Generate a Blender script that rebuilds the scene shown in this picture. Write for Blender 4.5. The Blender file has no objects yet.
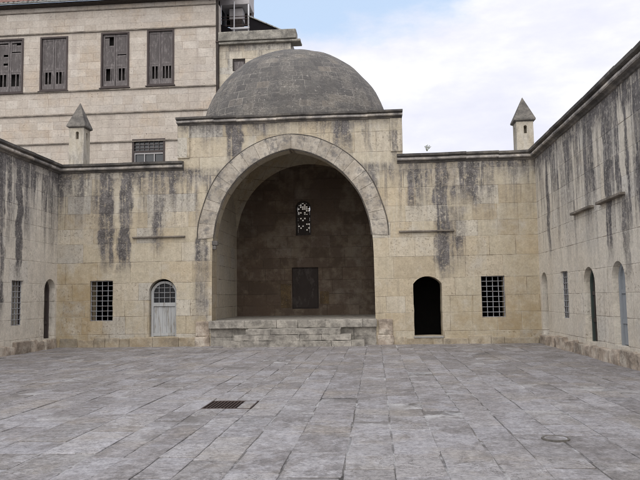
import bpy, bmesh, math, random
from mathutils import Vector, Matrix, noise as mn
from mathutils.geometry import tessellate_polygon
random.seed(7)
S = bpy.context.scene
COL = S.collection
D, XL, XR = 23.41, -11.32, 5.48          # back wall plane and the planes of the two side walls
WH = 6.2                                 # wall height under the cornice
AX = -2.88                               # axis of the great arch

# ------------------------------------------------------------------ objects
def link(o, parent=None):
    COL.objects.link(o)
    if parent: o.parent = parent
    return o
def thing(name, label, cat, loc=(0, 0, 0), group=None):
    o = bpy.data.objects.new(name, None); o.empty_display_size = .3
    o.location = loc; link(o); o['label'] = label; o['category'] = cat
    if group: o['group'] = group
    return o
class MB:
    """collects faces, builds ONE mesh object"""
    def __init__(s): s.v = []; s.f = []; s.c = []; s.cur = 1.0
    def add(s, vs, fs):
        b = len(s.v); s.v += [tuple(p) for p in vs]
        for f in fs: s.f.append([b + i for i in f]); s.c.append(s.cur)
    def box(s, x0, x1, y0, y1, z0, z1):
        s.add([(x0,y0,z0),(x1,y0,z0),(x1,y1,z0),(x0,y1,z0),(x0,y0,z1),(x1,y0,z1),(x1,y1,z1),(x0,y1,z1)],
              [(0,3,2,1),(4,5,6,7),(0,1,5,4),(1,2,6,5),(2,3,7,6),(3,0,4,7)])
    def bar(s, a, b, r, n=6, r2=None):
        a, b = Vector(a), Vector(b); d = (b - a).normalized()
        t = Vector((0,0,1)) if abs(d.z) < .9 else Vector((1,0,0))
        p = d.cross(t).normalized(); q = d.cross(p); r2 = r if r2 is None else r2
        vs = []
        for c, rr in ((a, r), (b, r2)):
            for i in range(n):
                w = 2*math.pi*i/n; vs.append(c + p*math.cos(w)*rr + q*math.sin(w)*rr)
        fs = [(i, (i+1) % n, n+(i+1) % n, n+i) for i in range(n)] + [tuple(range(n))[::-1], tuple(range(n, 2*n))]
        s.add(vs, fs)
    def sweep(s, path, prof, band=None):
        """path: list of (point, outward) ; prof: list of (out, up) closed outline"""
        n = len(prof); vs = []
        q = [path[0]]                       # cut into stones about a metre long, none quite in line
        for (p0, o0), (p1, o1) in zip(path, path[1:]):
            p0, p1, o0, o1 = Vector(p0), Vector(p1), Vector(o0), Vector(o1); L = (p1-p0).length; k = max(1, int(L/1.05))
            nrm = Vector(((p1-p0).y, -(p1-p0).x, 0)).normalized()
            if nrm.dot(o0+o1) < 0: nrm = -nrm
            for j in range(1, k):
                c = p0.lerp(p1, (j+random.uniform(-.2, .2))/k); e = (p1-p0).normalized()*.006
                for sg in (-1, 1): q.append((c+e*sg+Vector((0,0,random.gauss(0, .007))), nrm*(abs(o0.lerp(o1, j/k).dot(nrm))*(1+random.gauss(0, .022)))))
            q.append((p1, o1))
        path = q; tn = [random.uniform(.75, 1.25) for _ in path]
        for p, o in path:
            for a, h in prof: vs.append(Vector(p) + Vector(o)*a + Vector((0,0,h)))
        b = len(s.f); fs = []; s.add(vs, [])
        o = len(s.v) - len(vs)
        for k in range(len(path)-1):
            for i in range(n):
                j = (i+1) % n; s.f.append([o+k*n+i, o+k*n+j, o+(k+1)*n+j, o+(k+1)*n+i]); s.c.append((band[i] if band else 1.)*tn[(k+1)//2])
        s.f += [[o+i for i in range(n)][::-1], [o+(len(path)-1)*n+i for i in range(n)]]; s.c += [.8, .8]
    def rock(s, x0, x1, y0, y1, z0, z1, rough=.02, seed=0, seg=3, rnd=.03):
        bm = bmesh.new(); bmesh.ops.create_cube(bm, size=1)
        c = Vector(((x0+x1)/2, (y0+y1)/2, (z0+z1)/2)); d = Vector((x1-x0, y1-y0, z1-z0))
        for v in bm.verts: v.co = Vector((v.co.x*d.x, v.co.y*d.y, v.co.z*d.z))
        bmesh.ops.bevel(bm, geom=bm.edges[:], offset=min(rnd, min(d)*.3), segments=2, profile=.6, affect='EDGES')
        bmesh.ops.subdivide_edges(bm, edges=[e for e in bm.edges if e.calc_length() > .12], cuts=seg, use_grid_fill=True)
        for v in bm.verts:
            q = (v.co + c)*3.1 + Vector((seed*7.3, seed*1.7, 0))
            v.co += Vector((mn.noise(q), mn.noise(q+Vector((31,0,0))), mn.noise(q+Vector((0,57,0)))))*rough
            v.co += c
        bm.verts.index_update()
        s.add([v.co for v in bm.verts], [[v.index for v in f.verts] for f in bm.faces]); bm.free()
    def build(s, name, mat, parent=None, smooth=False, label=None):
        me = bpy.data.meshes.new(name); off = parent_loc(parent)
        me.from_pydata([Vector(v) - off for v in s.v], [], s.f); me.update()
        bm = bmesh.new(); bm.from_mesh(me); bmesh.ops.recalc_face_normals(bm, faces=bm.faces[:]); bm.to_mesh(me); bm.free()
        a = me.attributes.new('tone', 'FLOAT', 'FACE')
        for i in range(len(me.polygons)): a.data[i].value = s.c[i]
        if smooth:
            for p in me.polygons: p.use_smooth = True
        me.materials.append(mat)
        o = link(bpy.data.objects.new(name, me), parent)
        if label: o['label'] = label
        return o
def parent_loc(p):
    v = Vector((0,0,0))
    while p is not None: v += p.location; p = p.parent
    return v

def rough_outline(pts, step=.22, amp=.008, keep=()):
    """subdivide a closed outline and jitter it so that edges are not ruler straight"""
    out = []
    n = len(pts)
    for i in range(n):
        a, b = Vector(pts[i]), Vector(pts[(i+1) % n]); L = (b-a).length
        k = max(1, int(L/step)); nn = Vector((-(b-a).y, (b-a).x)).normalized() if L > 1e-6 else Vector((0,0))
        for j in range(k):
            p = a.lerp(b, j/k)
            if j: p = p + nn*random.gauss(0, amp)
            out.append((p.x, p.y))
    return out
def arch_outline(u0, u1, z0, zs, zt, n=14):
    """opening with a round or segmental head; zs spring, zt crown"""
    w = (u1-u0)/2; c = (u0+u1)/2; h = zt - zs; r = (w*w + h*h)/(2*h); cz = zt - r
    a = math.asin(min(1, w/r)) if h <= w else math.pi - math.asin(w/r)
    pts = [(u0, z0), (u0, zs)]
    for i in range(1, n): t = -a + 2*a*i/n; pts.append((c + r*math.sin(t), cz + r*math.cos(t)))
    return pts + [(u1, zs), (u1, z0)]
def rect(u0, u1, z0, z1): return [(u0,z0),(u0,z1),(u1,z1),(u1,z0)]
def wall_sheet(mb, outer, holes, m, depths):
    """a wall face with openings, each opening with reveals going depth into the wall; m(u, d, z) -> world"""
    polys = [outer] + holes
    tris = tessellate_polygon([[Vector((u, z, 0)) for u, z in p] for p in polys])
    flat = [q for p in polys for q in p]
    mb.add([m(u, 0, z) for u, z in flat], tris)
    for h, dp in zip(holes, depths):
        n = len(h)
        mb.add([m(u, 0, z) for u, z in h] + [m(u, dp, z) for u, z in h], [(i, (i+1) % n, n+(i+1) % n, n+i) for i in range(n)])

# ------------------------------------------------------------------ materials
class NT:
    def __init__(s, name):
        s.mat = bpy.data.materials.new(name); s.mat.use_nodes = True
        s.t = s.mat.node_tree; s.t.nodes.clear(); s.L = s.t.links
        s.out = s.t.nodes.new('ShaderNodeOutputMaterial')
        s.b = s.t.nodes.new('ShaderNodeBsdfPrincipled'); s.L.new(s.b.outputs[0], s.out.inputs[0])
        s.b.inputs['Roughness'].default_value = .9; s.b.inputs['Specular IOR Level'].default_value = .25
    def set(s, sock, v):
        if hasattr(v, 'is_output'): s.L.new(v, sock)
        elif v is not None:
            if sock.type == 'RGBA' and len(v) == 3: v = (*v, 1)
            sock.default_value = v
    def m(s, op, a, b=None, c=None, clamp=False):
        n = s.t.nodes.new('ShaderNodeMath'); n.operation = op; n.use_clamp = clamp
        for i, q in enumerate((a, b, c)):
            if q is not None: s.set(n.inputs[i], q)
        return n.outputs[0]
    def pos(s):
        g = s.t.nodes.new('ShaderNodeNewGeometry'); return g.outputs['Position']
    def sep(s, v):
        n = s.t.nodes.new('ShaderNodeSeparateXYZ'); s.set(n.inputs[0], v); return n.outputs
    def comb(s, x=0., y=0., z=0.):
        n = s.t.nodes.new('ShaderNodeCombineXYZ')
        for i, q in enumerate((x, y, z)): s.set(n.inputs[i], q)
        return n.outputs[0]
    def noise(s, v, sc, det=2., rough=.5, dist=0.):
        n = s.t.nodes.new('ShaderNodeTexNoise'); s.set(n.inputs['Vector'], v)
        n.inputs['Scale'].default_value = sc; n.inputs['Detail'].default_value = det
        n.inputs['Roughness'].default_value = rough; n.inputs['Distortion'].default_value = dist
        return n.outputs['Fac']
    def white(s, v):
        n = s.t.nodes.new('ShaderNodeTexWhiteNoise'); n.noise_dimensions = '3D'; s.set(n.inputs['Vector'], v)
        return n.outputs['Value'], n.outputs['Color']
    def ss(s, x, a, b, lo=0., hi=1.):
        n = s.t.nodes.new('ShaderNodeMapRange'); n.interpolation_type = 'SMOOTHSTEP'
        s.set(n.inputs['Value'], x)
        n.inputs['From Min'].default_value = a; n.inputs['From Max'].default_value = b
        n.inputs['To Min'].default_value = lo; n.inputs['To Max'].default_value = hi
        return n.outputs['Result']
    def mix(s, f, a, b, mode='MIX'):
        n = s.t.nodes.new('ShaderNodeMix'); n.data_type = 'RGBA'; n.blend_type = mode
        s.set(n.inputs['Factor'], f); s.set(n.inputs[6], a); s.set(n.inputs[7], b)
        return n.outputs[2]
    def ramp(s, f, stops):
        n = s.t.nodes.new('ShaderNodeValToRGB'); s.set(n.inputs[0], f); e = n.color_ramp.elements
        while len(e) < len(stops): e.new(.5)
        for q, (p, c) in zip(e, stops): q.position = p; q.color = (*c, 1)
        return n.outputs[0]
    def attr(s, name):
        n = s.t.nodes.new('ShaderNodeAttribute'); n.attribute_name = name; return n.outputs['Fac']
    def scale(s, col, f):
        n = s.t.nodes.new('ShaderNodeVectorMath'); n.operation = 'SCALE'; s.set(n.inputs[0], col); s.set(n.inputs['Scale'], f)
        return n.outputs[0]
    def bump(s, h, strength=.5, dist=.02):
        n = s.t.nodes.new('ShaderNodeBump'); n.inputs['Strength'].default_value = strength
        n.inputs['Distance'].default_value = dist; s.set(n.inputs['Height'], h); s.L.new(n.outputs[0], s.b.inputs['Normal'])
    def color(s, c): s.set(s.b.inputs['Base Color'], c)
    def ashlar(s, u, v, h, ln, jw=.012, wob=.35, vw=.3):
        """courses of stones: random value, random colour and joint mask, with uneven courses and lengths"""
        vv = s.m('ADD', s.m('DIVIDE', v, h), s.m('MULTIPLY', s.noise(s.comb(s.m('MULTIPLY', v, .9/h*.5), 3.3, 0.), 1., 0.), vw*2))
        row = s.m('FLOOR', vv); fv = s.m('FRACT', vv)
        rr, _ = s.white(s.comb(row, 5.5, 1.5))
        L = s.m('MULTIPLY', s.m('ADD', s.m('MULTIPLY', rr, .6), .7), ln)
        uu = s.m('ADD', s.m('DIVIDE', u, L), s.m('ADD', s.m('MULTIPLY', rr, 37.), s.m('MULTIPLY', s.noise(s.comb(s.m('MULTIPLY', u, .55/ln), s.m('MULTIPLY', row, 7.7), 0.), 1., 0.), wob*2)))
        col = s.m('FLOOR', uu); fu = s.m('FRACT', uu)
        r, c = s.white(s.comb(col, row, .5))
        du = s.m('MULTIPLY', s.m('MINIMUM', fu, s.m('SUBTRACT', 1., fu)), L)
        dv = s.m('MULTIPLY', s.m('MINIMUM', fv, s.m('SUBTRACT', 1., fv)), h)
        d = s.m('MINIMUM', du, dv)
        d = s.m('ADD', d, s.m('MULTIPLY', s.m('SUBTRACT', s.noise(s.comb(u, v, 0.), 9., 3.), .5), .016))
        return r, c, s.ss(d, jw*.35, jw*1.7, 1., 0.), d

def wall_material(name, streaks=(), top=WH, gen=.5, ochre=.5, course=.62, length=1.05, brown_mix=0.0, pale=0.0, reach=2.8, zones=(), raised=0.):
    n = NT(name); P = n.pos(); x, y, z = n.sep(P)
    u = n.m('ADD', x, y)
    r, c, joint, jd = n.ashlar(u, z, course, length, jw=.008)
    c1, c2, c3 = n.sep(c)
    base = n.ramp(r, [(0., (.385,.325,.235)), (.2, (.44,.385,.29)), (.5, (.455,.405,.315)), (.72, (.44,.37,.265)), (.9, (.50,.46,.385)), (1., (.40,.375,.33))])
    if pale: base = n.mix(pale, base, (.66,.62,.555))
    big = n.noise(P, .5, 4., .6)
    base = n.mix(n.m('MULTIPLY', n.ss(big, .45, .7), ochre), base, (.37,.285,.17))
    base = n.mix(n.m('MULTIPLY', n.ss(n.noise(P, .9, 5., .65), .5, .72), .5), base, (.41,.395,.365))
    fine = n.noise(P, 17., 6., .75); mid = n.noise(P, 3.6, 5., .65); vfine = n.noise(P, 45., 3., .7)
    med = n.noise(P, 8., 5., .7)
    base = n.scale(base, n.m('ADD', -.08, n.m('ADD', n.m('MULTIPLY', fine, .75), n.m('ADD', n.m('MULTIPLY', vfine, .38), n.m('ADD', n.m('MULTIPLY', mid, .45), n.m('MULTIPLY', med, .62))))))
    # vertical runs of lime and dirt over the whole face
    vr = n.noise(n.comb(n.m('MULTIPLY', u, 5.), n.m('MULTIPLY', z, .35), 1.), 1., 4., .65)
    base = n.mix(n.m('MULTIPLY', n.ss(vr, .54, .72), .32), base, (.23,.20,.16))
    base = n.mix(n.m('MULTIPLY', n.ss(vr, .46, .30), .25), base, (.54,.51,.44))
    # weathered, pitted stones
    pz = n.ss(n.m('ADD', n.m('MULTIPLY', c1, .6), n.m('MULTIPLY', n.noise(P, .8, 2.), .8)), .72, .95)
    pit = n.m('MULTIPLY', n.ss(n.noise(P, 12., 5., .75), .56, .66), n.m('ADD', .10, n.m('MULTIPLY', pz, .75)))
    base = n.mix(n.m('MULTIPLY', pit, .62), base, (.15,.11,.07))
    if zones:
        for (za, zb, zt_, amt) in zones:
            k = n.m('MULTIPLY', n.m('MULTIPLY', n.ss(u, za-.5, za+.3), n.ss(u, zb-.3, zb+.5, 1., 0.)), n.ss(n.m('ADD', z, n.m('MULTIPLY', n.m('SUBTRACT', mid, .5), 2.)), zt_-.9, zt_+.5, 1., 0.))
            base = n.mix(n.m('MULTIPLY', n.m('MULTIPLY', k, amt), n.ss(n.noise(P, 2.6, 5., .65), .3, .62)), base, (.33,.24,.12))
    # joints, some crisp, some worn away, some repointed pale
    jm = n.m('MULTIPLY', joint, n.ss(n.noise(P, 1.5, 3., .6), .40, .68, .05, .8))
    jcol = n.mix(n.ss(n.noise(P, .6, 2.), .5, .6), (.135,.105,.075), (.47,.43,.35))
    base = n.mix(jm, base, jcol)
    # rain stains below the cornice
    wn = n.m('SUBTRACT', n.noise(n.comb(n.m('MULTIPLY', u, .5), n.m('MULTIPLY', z, .9), 2.), 1.6, 3.), .5)
    uw = n.m('ADD', u, n.m('ADD', n.m('MULTIPLY', wn, .4), n.m('MULTIPLY', n.m('SUBTRACT', n.noise(n.comb(n.m('MULTIPLY', u, 4.), 6., n.m('MULTIPLY', z, 1.6)), 1., 5., .75), .5), .34)))
    vw = n.m('ADD', z, n.m('MULTIPLY', n.m('SUBTRACT', n.noise(n.comb(u, 0., 9.), 3.5, 3.), .5), 1.3))
    tot = None
    for (u0, w, vt, vb, st, dr) in streaks:
        q = n.m('SUBTRACT', uw, u0)
        if dr: q = n.m('ADD', q, n.m('MULTIPLY', n.m('SUBTRACT', vt, z), dr))
        bmp = n.ss(n.m('ABSOLUTE', q), w*.65, w*1.25, 1., 0.)
        ver = n.m('MULTIPLY', n.ss(vw, vb-.5, vb+.7), n.ss(z, vb-.6, vb+2.6, .8, 1.))
        k = n.m('MULTIPLY', n.m('MULTIPLY', bmp, ver), st)
        k = n.m('MULTIPLY', k, n.ss(z, vt, vt+.15, 1., 0.)) if vt < top-.3 else k
        tot = k if tot is None else n.m('MAXIMUM', tot, k)
    run = n.noise(n.comb(n.m('MULTIPLY', u, 2.4), n.m('MULTIPLY', z, .10), 4.), 1., 4., .65)
    run = n.m('MULTIPLY', n.ss(run, .46, .62), n.ss(vw, top-reach, top-.3))
    run = n.m('MAXIMUM', run, n.m('MULTIPLY', n.ss(vw, top-.7, top-.15), n.ss(n.noise(n.comb(n.m('MULTIPLY', u, 2.), 0., 2.), 1., 3.), .3, .6, .3, 1.)))
    if raised: run = n.m('MULTIPLY', run, n.m('MAXIMUM', n.ss(z, 6.15, 6.35, 1., .12), n.ss(vw, raised-.55, raised-.05, 0., .8)))      # the raised middle has a cornice of its own
    run = n.m('MULTIPLY', run, gen)
    tot = run if tot is None else n.m('MAXIMUM', tot, run)
    stri = n.noise(n.comb(n.m('MULTIPLY', u, 9.), 8., n.m('MULTIPLY', z, .45)), 1., 5., .7)
    tot = n.m('MULTIPLY', tot, n.ss(stri, .33, .56, .5, 1.25))
    grain = n.noise(P, 9., 6., .75)
    cl = n.m('ADD', .62, n.m('MULTIPLY', n.ss(c2, .15, .55), .38))
    st = n.m('MULTIPLY', n.m('MULTIPLY', tot, cl), n.ss(grain, .33, .52, .55, 1.5), clamp=True)
    lich = n.ss(n.noise(P, 20., 5., .75), .54, .62)
    dcol = n.mix(n.m('MULTIPLY', lich, .5), n.mix(n.ss(mid, .35, .65), (.062,.058,.061), (.135,.125,.125)), (.40,.38,.355))
    base = n.mix(n.m('MULTIPLY', st, .95), base, dcol)
    if brown_mix:
        g = n.m('MULTIPLY', n.m('ADD', .72, n.m('MULTIPLY', n.ss(n.noise(P, 1.1, 6., .7), .38, .56), .2)), brown_mix)
        g = n.m('ADD', g, n.m('MULTIPLY', .08, brown_mix), clamp=True)
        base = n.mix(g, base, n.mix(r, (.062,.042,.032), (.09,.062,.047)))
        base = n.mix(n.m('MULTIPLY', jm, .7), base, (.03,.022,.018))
    n.color(base)
    hh = n.m('ADD', n.m('MULTIPLY', joint, -.6), n.m('ADD', n.m('MULTIPLY', fine, .8), n.m('ADD', n.m('MULTIPLY', c3, .35), n.m('MULTIPLY', pit, -1.))))
    n.bump(hh, .6, .022)
    return n.mat

def stone_material(name, stops, sc=2.5, fine_sc=16., dark=None, darkamt=.5, tone=False, bump=.5, bd=.02, vertical=1.0):
    n = NT(name); P = n.pos(); x, y, z = n.sep(P)
    Q = n.comb(x, y, n.m('MULTIPLY', z, vertical))
    f = n.noise(Q, sc, 5., .62)
    base = n.ramp(n.ss(f, .3, .7), stops)
    if tone: base = n.scale(base, n.attr('tone'))
    fine = n.noise(P, fine_sc, 5., .68)
    base = n.scale(base, n.m('ADD', .6, n.m('MULTIPLY', fine, .8)))
    if dark: base = n.mix(n.m('MULTIPLY', n.ss(n.noise(Q, sc*1.7, 5., .7), .46, .66), darkamt), base, dark)
    lich = n.ss(n.noise(P, fine_sc*1.3, 3., .6), .64, .7)
    base = n.mix(n.m('MULTIPLY', lich, .35), base, (.36,.34,.31))
    n.color(base); n.bump(n.m('ADD', f, n.m('MULTIPLY', fine, .8)), bump, bd)
    return n.mat

def plain_material(name, col, var=.25, sc=6., rough=.7, bump=.2, vert=1., col2=None, metal=0.):
    n = NT(name); P = n.pos(); x, y, z = n.sep(P); Q = n.comb(x, y, n.m('MULTIPLY', z, vert))
    f = n.noise(Q, sc, 5., .65)
    c = n.scale(n.mix(0., col, col), n.m('ADD', 1.-var, n.m('MULTIPLY', f, 2*var)))
    if col2: c = n.mix(n.ss(n.noise(Q, sc*1.6, 5., .7), .5, .64), c, col2)
    n.color(c); n.b.inputs['Roughness'].default_value = rough; n.b.inputs['Metallic'].default_value = metal
    n.bump(f, bump, .01)
    return n.mat

def house_material():
    n = NT('house limestone'); P = n.pos(); x, y, z = n.sep(P); u = n.m('ADD', x, y)
    r, c, joint, jd = n.ashlar(u, z, .40, .82, jw=.012)
    c1, c2, c3 = n.sep(c)
    base = n.ramp(r, [(0., (.40,.352,.30)), (.3, (.445,.398,.345)), (.6, (.425,.376,.325)), (.85, (.50,.455,.40)), (1., (.39,.35,.31))])
    base = n.mix(n.m('MULTIPLY', n.ss(n.noise(P, .6, 5., .65), .5, .7), .4), base, (.44,.34,.24))
    fine = n.noise(P, 10., 5., .65)
    base = n.scale(base, n.m('ADD', .38, n.m('ADD', n.m('MULTIPLY', fine, .8), n.m('MULTIPLY', n.noise(P, 2.3, 4.), .44))))
    jm = n.m('MULTIPLY', joint, n.ss(n.noise(P, 1.2, 3.), .4, .68, .05, .5))
    base = n.mix(jm, base, (.22,.17,.14))
    pit = n.ss(n.noise(P, 6.5, 3., .6), .655, .72)
    base = n.mix(n.m('MULTIPLY', pit, .75), base, (.10,.075,.07))
    pit2 = n.ss(n.noise(P, 13., 4., .7), .60, .68)
    base = n.mix(n.m('MULTIPLY', pit2, .6), base, (.17,.13,.115))
    run = n.noise(n.comb(n.m('MULTIPLY', u, 2.), n.m('MULTIPLY', z, .12), 4.), 1., 3.)
    base = n.mix(n.m('MULTIPLY', n.ss(run, .5, .72), .35), base, (.29,.245,.22))
    n.color(base); n.bump(n.m('ADD', n.m('MULTIPLY', joint, -.8), n.m('ADD', fine, n.m('MULTIPLY', pit, -1.))), .5, .02)
    return n.mat

def paving_material():
    n = NT('worn grey paving'); P = n.pos(); x, y, z = n.sep(P); tone = n.attr('tone')
    c1, c2, c3 = n.sep(n.white(n.comb(n.m('MULTIPLY', tone, 91.7), 2., 3.))[1])
    base = n.ramp(c1, [(0., (.262,.248,.25)), (.3, (.285,.271,.276)), (.6, (.298,.285,.29)), (.85, (.29,.272,.262)), (1., (.325,.315,.324))])
    base = n.scale(base, tone)
    Q = n.comb(n.m('ADD', x, n.m('MULTIPLY', c1, .5)), n.m('ADD', n.m('MULTIPLY', y, .7), n.m('MULTIPLY', c2, .5)), n.m('MULTIPLY', c3, .25))
    a = n.noise(P, .3, 5., .62); b = n.noise(Q, 2.1, 7., .74)
    worn = n.ss(n.m('ADD', y, n.m('MULTIPLY', n.m('SUBTRACT', a, .5), 16.)), 9., 15.)      # rises with y: slabs turn darker and browner toward the far wall
    base = n.mix(n.m('MULTIPLY', worn, .6), base, n.scale(n.mix(0., (.205,.188,.18), (0,0,0)), tone))
    base = n.mix(n.m('MULTIPLY', n.ss(n.m('ADD', b, n.m('MULTIPLY', c3, .12)), .52, .66), .38), base, (.44,.435,.465))
    base = n.mix(n.m('MULTIPLY', n.ss(n.m('ADD', n.noise(Q, 3.6, 7., .76), n.m('MULTIPLY', c2, .1)), .54, .66), .5), base, (.145,.13,.122))
    base = n.mix(n.m('MULTIPLY', n.ss(n.noise(P, .8, 5., .65), .5, .66), .32), base, (.32,.275,.22))
    fine = n.noise(P, 24., 5., .78); mid = n.noise(P, 8., 6., .76)
    base = n.scale(base, n.m('ADD', -.72, n.m('ADD', n.m('MULTIPLY', fine, 1.75), n.m('MULTIPLY', mid, 1.65))))
    crack = n.m('ABSOLUTE', n.m('SUBTRACT', n.noise(Q, 1.3, 5., .62), .5))
    base = n.mix(n.m('MULTIPLY', n.ss(crack, 0., .005, 1., 0.), n.m('MULTIPLY', n.ss(c1, .6, .65), .6)), base, (.09,.08,.075))
    grit = n.mix(n.ss(n.noise(P, .9, 5., .7), .47, .56), (.16,.148,.14), (.46,.45,.45))      # sand and mortar in the joints
    grit = n.scale(grit, n.m('ADD', .5, n.noise(P, 30., 3.)))
    base = n.mix(n.m('MULTIPLY', n.ss(z, -.0075, -.0035, 1., 0.), n.ss(n.noise(P, .7, 6., .75), .4, .6, .35, 1.)), base, grit)
    n.color(base); n.b.inputs['Roughness'].default_value = .8; n.b.inputs['Specular IOR Level'].default_value = .3
    n.bump(n.m('ADD', n.m('MULTIPLY', mid, 1.1), n.m('ADD', n.m('MULTIPLY', b, .8), n.m('MULTIPLY', fine, .5))), .7, .03)
    return n.mat

DC = Vector((-3.1, 27.0, 7.95)); DR = 3.63
def dome_material():
    n = NT('weathered dome stone'); P = n.pos(); x, y, z = n.sep(P)
    dx = n.m('SUBTRACT', x, DC.x); dy = n.m('SUBTRACT', y, DC.y); dz = n.m('SUBTRACT', z, DC.z)
    az = n.m('ARCTAN2', dx, n.m('MULTIPLY', dy, -1.)); el = n.m('ARCTAN2', dz, n.m('SQRT', n.m('ADD', n.m('MULTIPLY', dx, dx), n.m('MULTIPLY', dy, dy))))
    r, c, joint, jd = n.ashlar(n.m('ADD', n.m('MULTIPLY', az, 2.9), 30.), n.m('MULTIPLY', el, DR), .28, .5, jw=.010, vw=.25)
    base = n.ramp(r, [(0., (.085,.080,.077)), (.4, (.10,.095,.09)), (.8, (.115,.107,.10)), (1., (.16,.142,.122))])
    base = n.mix(n.m('MULTIPLY', n.ss(n.noise(P, .9, 4., .6), .48, .7), .6), base, (.15,.137,.12))
    st = n.noise(n.comb(n.m('MULTIPLY', az, 5.), n.m('MULTIPLY', el, .7), 0.), 1.6, 4.)
    base = n.mix(n.m('MULTIPLY', n.ss(st, .48, .66), .55), base, (.075,.072,.072))
    fine = n.noise(P, 13., 5., .7)
    base = n.scale(base, n.m('ADD', .46, n.m('MULTIPLY', fine, 1.25)))
    base = n.mix(n.m('MULTIPLY', joint, n.ss(n.noise(P, 1.1, 5., .7), .45, .63, .02, .62)), base, (.34,.315,.28))
    vein = n.m('ABSOLUTE', n.m('SUBTRACT', n.noise(n.comb(x, y, n.m('MULTIPLY', z, 2.)), 2.6, 6., .7), .5))
    base = n.mix(n.m('MULTIPLY', n.ss(vein, 0., .022, 1., 0.), n.ss(n.noise(P, .9, 3.), .42, .62, .0, .6)), base, (.34,.315,.28))
    base = n.mix(n.m('MULTIPLY', n.ss(n.noise(P, 10., 4., .65), .61, .69), .5), base, (.40,.375,.34))
    n.color(base); n.bump(n.m('ADD', n.m('MULTIPLY', joint, -.5), fine), .5, .02)
    return n.mat

# streaks: (centre, half width, top, bottom, strength, drift); on the back wall u = x + D
U = lambda X: X + D
back_streaks = [(U(-9.55), .27, 6.2, 3.0, .95, 0), (U(-8.75), .25, 6.2, 2.7, 1., .055), (U(-7.55), .55, 6.2, 4.9, .85, .03), (U(-7.65), .22, 5.2, 3.45, .8, 0),
    (U(-10.9), .16, 6.2, 5.3, .6, 0), (U(-4.9), .30, 7.8, 6.3, .9, 0), (U(-5.7), .45, 7.8, 7.1, .55, 0), (U(-3.6), .8, 7.8, 7.35, .75, 0), (U(-1.9), .3, 7.8, 7.3, .5, 0), (U(-1.05), .32, 7.8, 6.7, .9, 0), (U(-.2), .14, 7.8, 6.5, .45, 0),
    (U(-6.05), .24, 3.7, 1.0, .55, 0), (U(.7), .12, 7.8, 6.3, .5, 0),
    (U(1.35), .2, 6.2, 4.4, .65, 0), (U(2.3), .26, 6.2, 2.5, .95, 0), (U(3.1), .5, 6.2, 4.6, .72, 0), (U(2.75), .35, 4.6, 2.6, .6, 0), (U(3.85), .3, 6.2, 4.9, .6, 0), (U(3.0), 1.15, 6.2, 5.2, .55, 0), (U(1.6), .6, 6.2, 5.5, .5, 0), (U(-9.2), .75, 6.2, 5.6, .5, 0), (U(4.7), .22, 6.2, 5.5, .8, 0), (U(5.1), .12, 6.2, 5.6, .7, 0)]
UL = lambda Y: Y + XL
UR = lambda Y: Y + XR
left_streaks = [(UL(20.75), .22, 6.2, 2.4, 1., 0), (UL(19.6), .3, 6.2, 1.0, .95, 0), (UL(20.15), .15, 6.2, 3.6, .6, 0), (UL(21.6), .2, 6.2, 4.9, .7, 0), (UL(22.5), .2, 6.2, 4.9, .55, 0), (UL(23.05), .12, 6.2, 3.2, .35, 0), (UL(18.9), .3, 6.2, 1.5, .8, 0)]
right_streaks = [(UR(21.9), .17, 6.2, 2.9, .95, .0), (UR(22.7), .32, 6.2, 5.2, .7, 0), (UR(20.9), .22, 6.2, 4.3, .6, 0), (UR(20.2), .2, 6.2, 3.9, .55, 0), (UR(19.4), .14, 6.2, 3.4, .55, 0), (UR(18.6), .16, 6.2, 4.4, .5, 0), (UR(17.6), .13, 6.2, 4.0, .75, 0),
    (UR(16.35), .2, 6.2, 2.6, 1., 0), (UR(15.65), .17, 6.2, 3.6, 1., 0), (UR(15.05), .1, 6.2, 3.0, .9, 0), (UR(16.9), .1, 6.2, 4.4, .5, 0), (UR(14.4), .2, 6.2, 3., .8, 0), (UR(15.35), .2, 3.7, 1.9, .6, 0)]
M = {}
M['back'] = wall_material('courtyard limestone', back_streaks, gen=.6, ochre=.26, raised=7.8, zones=[(U(-11.3), U(-9.6), 2.6, .6), (U(2.6), U(5.5), 1.5, .4), (U(4.4), U(5.5), 4.6, .22)])
M['left'] = wall_material('stained limestone', left_streaks, gen=.8, ochre=.1, pale=.72, reach=3.6)
M['right'] = wall_material('streaked limestone', right_streaks, gen=.9, ochre=.12, pale=.62, reach=4.4)
M['iwan'] = wall_material('brown hall limestone', (), top=40., gen=0., brown_mix=.93, ochre=.55, course=.5)  # even dark brown mix, much darker than the side walls
M['hallside'] = wall_material('skylit hall limestone', (), top=40., gen=0., ochre=.1, course=.5, brown_mix=.04, pale=.45)  # paler than the back wall: daylight from the arch put into the colour
M['vault'] = wall_material('brown vault plaster', (), top=40., gen=0., ochre=.8, course=.5, brown_mix=.1)
M['soffit'] = wall_material('arch soffit stone', (), top=40., gen=0., ochre=.3, course=.5, brown_mix=.2)
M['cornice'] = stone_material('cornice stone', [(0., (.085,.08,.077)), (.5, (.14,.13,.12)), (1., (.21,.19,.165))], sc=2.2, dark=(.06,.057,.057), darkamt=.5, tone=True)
M['voussoir'] = stone_material('arch stone', [(0., (.28,.245,.20)), (.5, (.375,.335,.28)), (1., (.44,.40,.34))], sc=2.2, tone=True, dark=(.12,.115,.115), darkamt=.75)
M['hood'] = stone_material('dark moulding stone', [(0., (.06,.055,.05)), (1., (.13,.115,.10))], sc=3)
M['plinth'] = stone_material('plinth stone', [(0., (.29,.235,.16)), (.5, (.37,.315,.235)), (1., (.42,.375,.30))], sc=1.5, tone=True, dark=(.12,.10,.08), darkamt=.5)
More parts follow.
